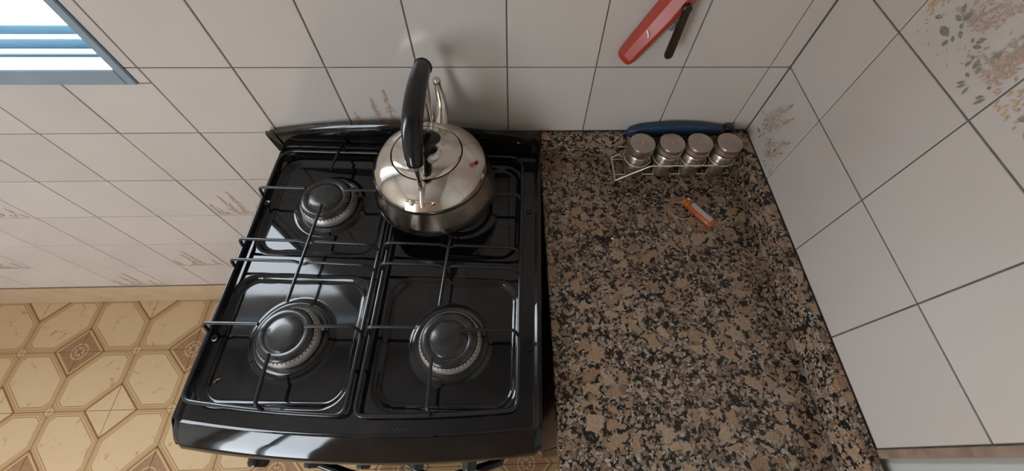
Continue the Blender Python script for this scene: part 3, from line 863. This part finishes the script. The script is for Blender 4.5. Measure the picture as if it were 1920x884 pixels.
# ------------------------------------------------------------------ blue gas lighter on the splash, behind the jars
bl = empty('gas_lighter', (.34, -.0105, Z0-.0005)); tag(bl, 'long navy blue gas lighter lying on the back splash behind the spice jars', 'lighter')
def sweep(sections, n=20):
    """sections: (x, yc, zc, ry, rz) rounded-rectangle sections along X"""
    mb = MB(); vs = []
    for x, yc, zc, ry, rz in sections:
        for k in range(n):
            a = 2*math.pi*k/n; c, s = math.cos(a), math.sin(a); e = .55
            vs.append((x, yc+ry*math.copysign(abs(c)**e, c), zc+rz*math.copysign(abs(s)**e, s)))
    m = len(sections); fs = [(i*n+k, i*n+(k+1) % n, (i+1)*n+(k+1) % n, (i+1)*n+k) for i in range(m-1) for k in range(n)]
    fs += [tuple(range(n))[::-1], tuple((m-1)*n+k for k in range(n))]
    return mb.add(vs, fs)
sweep([(-.106, 0, .0055, .003, .004), (-.100, 0, .0085, .0065, .0080), (-.080, 0, .0120, .0085, .0118), (-.045, 0, .0145, .0090, .0143), (-.010, 0, .0155, .0092, .0153),
       (.030, 0, .0150, .0088, .0148), (.060, 0, .0130, .0076, .0120), (.080, 0, .0120, .0066, .0092), (.086, 0, .0118, .0058, .0080)]).build('handle', M_BLUE, bl, 50)
tr = MB(); pts = [(-.026+.016*math.cos(2*math.pi*k/20), -.0040+.0052*math.sin(2*math.pi*k/20), .0300) for k in range(20)]
tr.prism(pts, (0, 0, .0016)); tr.build('slide_button', M_BLUE, bl, 30)
MB().tube([(.085, 0, .0118), (.090, 0, .0118)], .0056, 18).build('collar', M_CHROME, bl, 40)
sweep([(.088, 0, .0125, .0070, .0072), (.091, 0, .0130, .0090, .0105), (.103, 0, .0130, .0090, .0105), (.107, 0, .0130, .0066, .0078)]).build('nozzle_cap', M_BLACKP, bl, 50)

# ------------------------------------------------------------------ small orange pocket lighter and rubber band
ol = empty('pocket_lighter', (.3665, -.1640, CT), math.atan2(-.057, .041)); tag(ol, 'small translucent orange pocket lighter with a white label on the granite', 'lighter')
def ell_box(x0, x1, ry, rz, zc, n=24, e=.7):
    return sweep([(x0, 0, zc, ry*.86, rz*.86), (x0+.0012, 0, zc, ry, rz), (x1-.0012, 0, zc, ry, rz), (x1, 0, zc, ry*.9, rz*.9)], n)
ell_box(-.022, .036, .0090, .0058, .0060).build('tank', M_LIGHTER, ol, 50)
ell_box(-.028, -.0225, .0086, .0056, .0060).build('collar', M_ORANGE, ol, 50)
MB().cbox(-.037, -.0285, -.0066, .0020, .002, .0110, .0012).build('thumb_lever', M_ORANGE, ol)
MB().tube([(-.0315, .0028, .0068), (-.0315, .0078, .0068)], .0042, 18).build('spark_wheel', M_CHROME, ol, 40)
MB().cbox(-.0185, .0290, -.0040, .0066, .0116, .01215, .0002).build('label', M_LABEL, ol)
MB().tube([(-.024, .0086, .0062), (-.0225, .0096, .0062)], .002, 8).build('valve', M_CHROME, ol, 40)
rb_ = MB(); pts = []
for k in range(48):
    a = 2*math.pi*k/48; pts.append((.0235*math.cos(a)*(1+.06*math.sin(2*a)), .0185*math.sin(a), 0))
o = rb_.tube(pts, .0011, 6, True).build('rubber_band', M_BAND, None, 60, (.3350, -.1560, CT+.0008), (0, 0, R(-35)))
tag(o, 'thin tan rubber band lying on the granite by the orange lighter', 'rubber band')
cr = MB().lathe([(0, 0), (.0022, .0002), (.0029, .0012), (.0020, .0026), (0, .0030)], 9, (0,0,0), 0, 1.1, .9)
o = cr.build('crumb', M_CRUMB, None, 60, (.1925, -.2160, CT)); tag(o, 'tiny white crumb alone on the granite', 'crumb')

# ------------------------------------------------------------------ red tool on the wall
rt = empty('wall_hung_tool', (.190, -.002, Z0+.172)); tag(rt, 'red plastic tool with a dark metal lever hung on the white tiles', 'kitchen tool')
rt.rotation_euler = (0, R(26.5), 0)
# local: Z runs up the body, X across, -Y out of the wall; ridge along the front
def red_body():
    mb = MB(); vs = []
    #        z     xl      xr     depth ridge_x
    secs = [(.000, -.008, .009, .016, .002), (.004, -.0135, .013, .022, .001), (.012, -.0155, .0155, .026, .001), (.040, -.0160, .0170, .028, .002), (.070, -.0160, .0180, .030, .003),
            (.095, -.0158, .0205, .031, .004), (.120, -.0150, .0235, .030, .004), (.145, -.0140, .0240, .029, .004), (.175, -.0120, .0190, .026, .003), (.195, -.0090, .0140, .021, .002), (.203, -.003, .007, .013, .002)]
    for z, xl, xr, d, rx in secs:
        vs += [(xl, 0, z), (xl-.001, -d*.45, z), (xl+.003, -d*.70, z), (rx-.003, -d*.985, z), (rx, -d, z), (rx+.003, -d*.975, z), (xr-.003, -d*.66, z), (xr+.001, -d*.40, z), (xr, 0, z)]
    n = 9; m = len(secs)
    fs = [(i*n+k, i*n+(k+1) % n, (i+1)*n+(k+1) % n, (i+1)*n+k) for i in range(m-1) for k in range(n)]
    fs += [tuple(range(n))[::-1], tuple((m-1)*n+k for k in range(n))]
    return mb.add(vs, fs)
red_body().build('body', M_RED, rt, 14)
MB().tube([(-.0125, -.0215, .064), (-.0080, -.0255, .0615), (-.0055, -.0268, .0575)], .0013, 8).build('clip', M_CHROME, rt, 60)
lv = MB(); pts = []
lx0, lz0, lx1, lz1 = .0390, .0530, .0085, .1180
L_ = math.hypot(lx1-lx0, lz1-lz0)
for k in range(13):
    a = math.pi+math.pi*k/12; pts.append((.0066*math.cos(a), -.036, .0066*math.sin(a)))
for k in range(13):
    a = math.pi*k/12; pts.append((.0050*math.cos(a), -.036, L_+.0050*math.sin(a)))
lv.prism(pts, (0, .004, 0)).build('lever', M_BRONZE, rt, 30, (lx0, 0, lz0), (0, math.atan2(lx1-lx0, lz1-lz0), 0))
MB().lathe([(0, 0), (.007, 0), (.007, .010), (.005, .012), (0, .012)], 20).build('pivot', M_BRONZE, rt, 40, (.0085, -.0255, .118), (R(90), 0, 0))
MB().cbox(.0150, .0240, -.0225, -.0140, .078, .092, .002).build('grey_button', M_GREYP, rt)

# ------------------------------------------------------------------ small marks and bits on the cooktop
em = MB(); pts = []
for k in range(60):
    t = k/59; pts.append((.046+.030*t, -.2565-.0012*t+.0022*math.sin(t*26)*(1-.4*t), SZ-.0033))
em.tube(pts, .0006, 6).build('embossed_mark', M_CAP, stove, 60)
p = local_to_world(-.2165, -.197, SZ-.0105)
sl = MB().tube(fillet([(-.0035, -.003, .0010), (-.002, .0015, .0013), (.0035, .003, .0010)], .003), .0008, 6)
o = sl.build('food_sliver', M_BAND, None, 60, tuple(p)); tag(o, 'tiny curled tan food sliver on the stove beside the front burner', 'crumb')
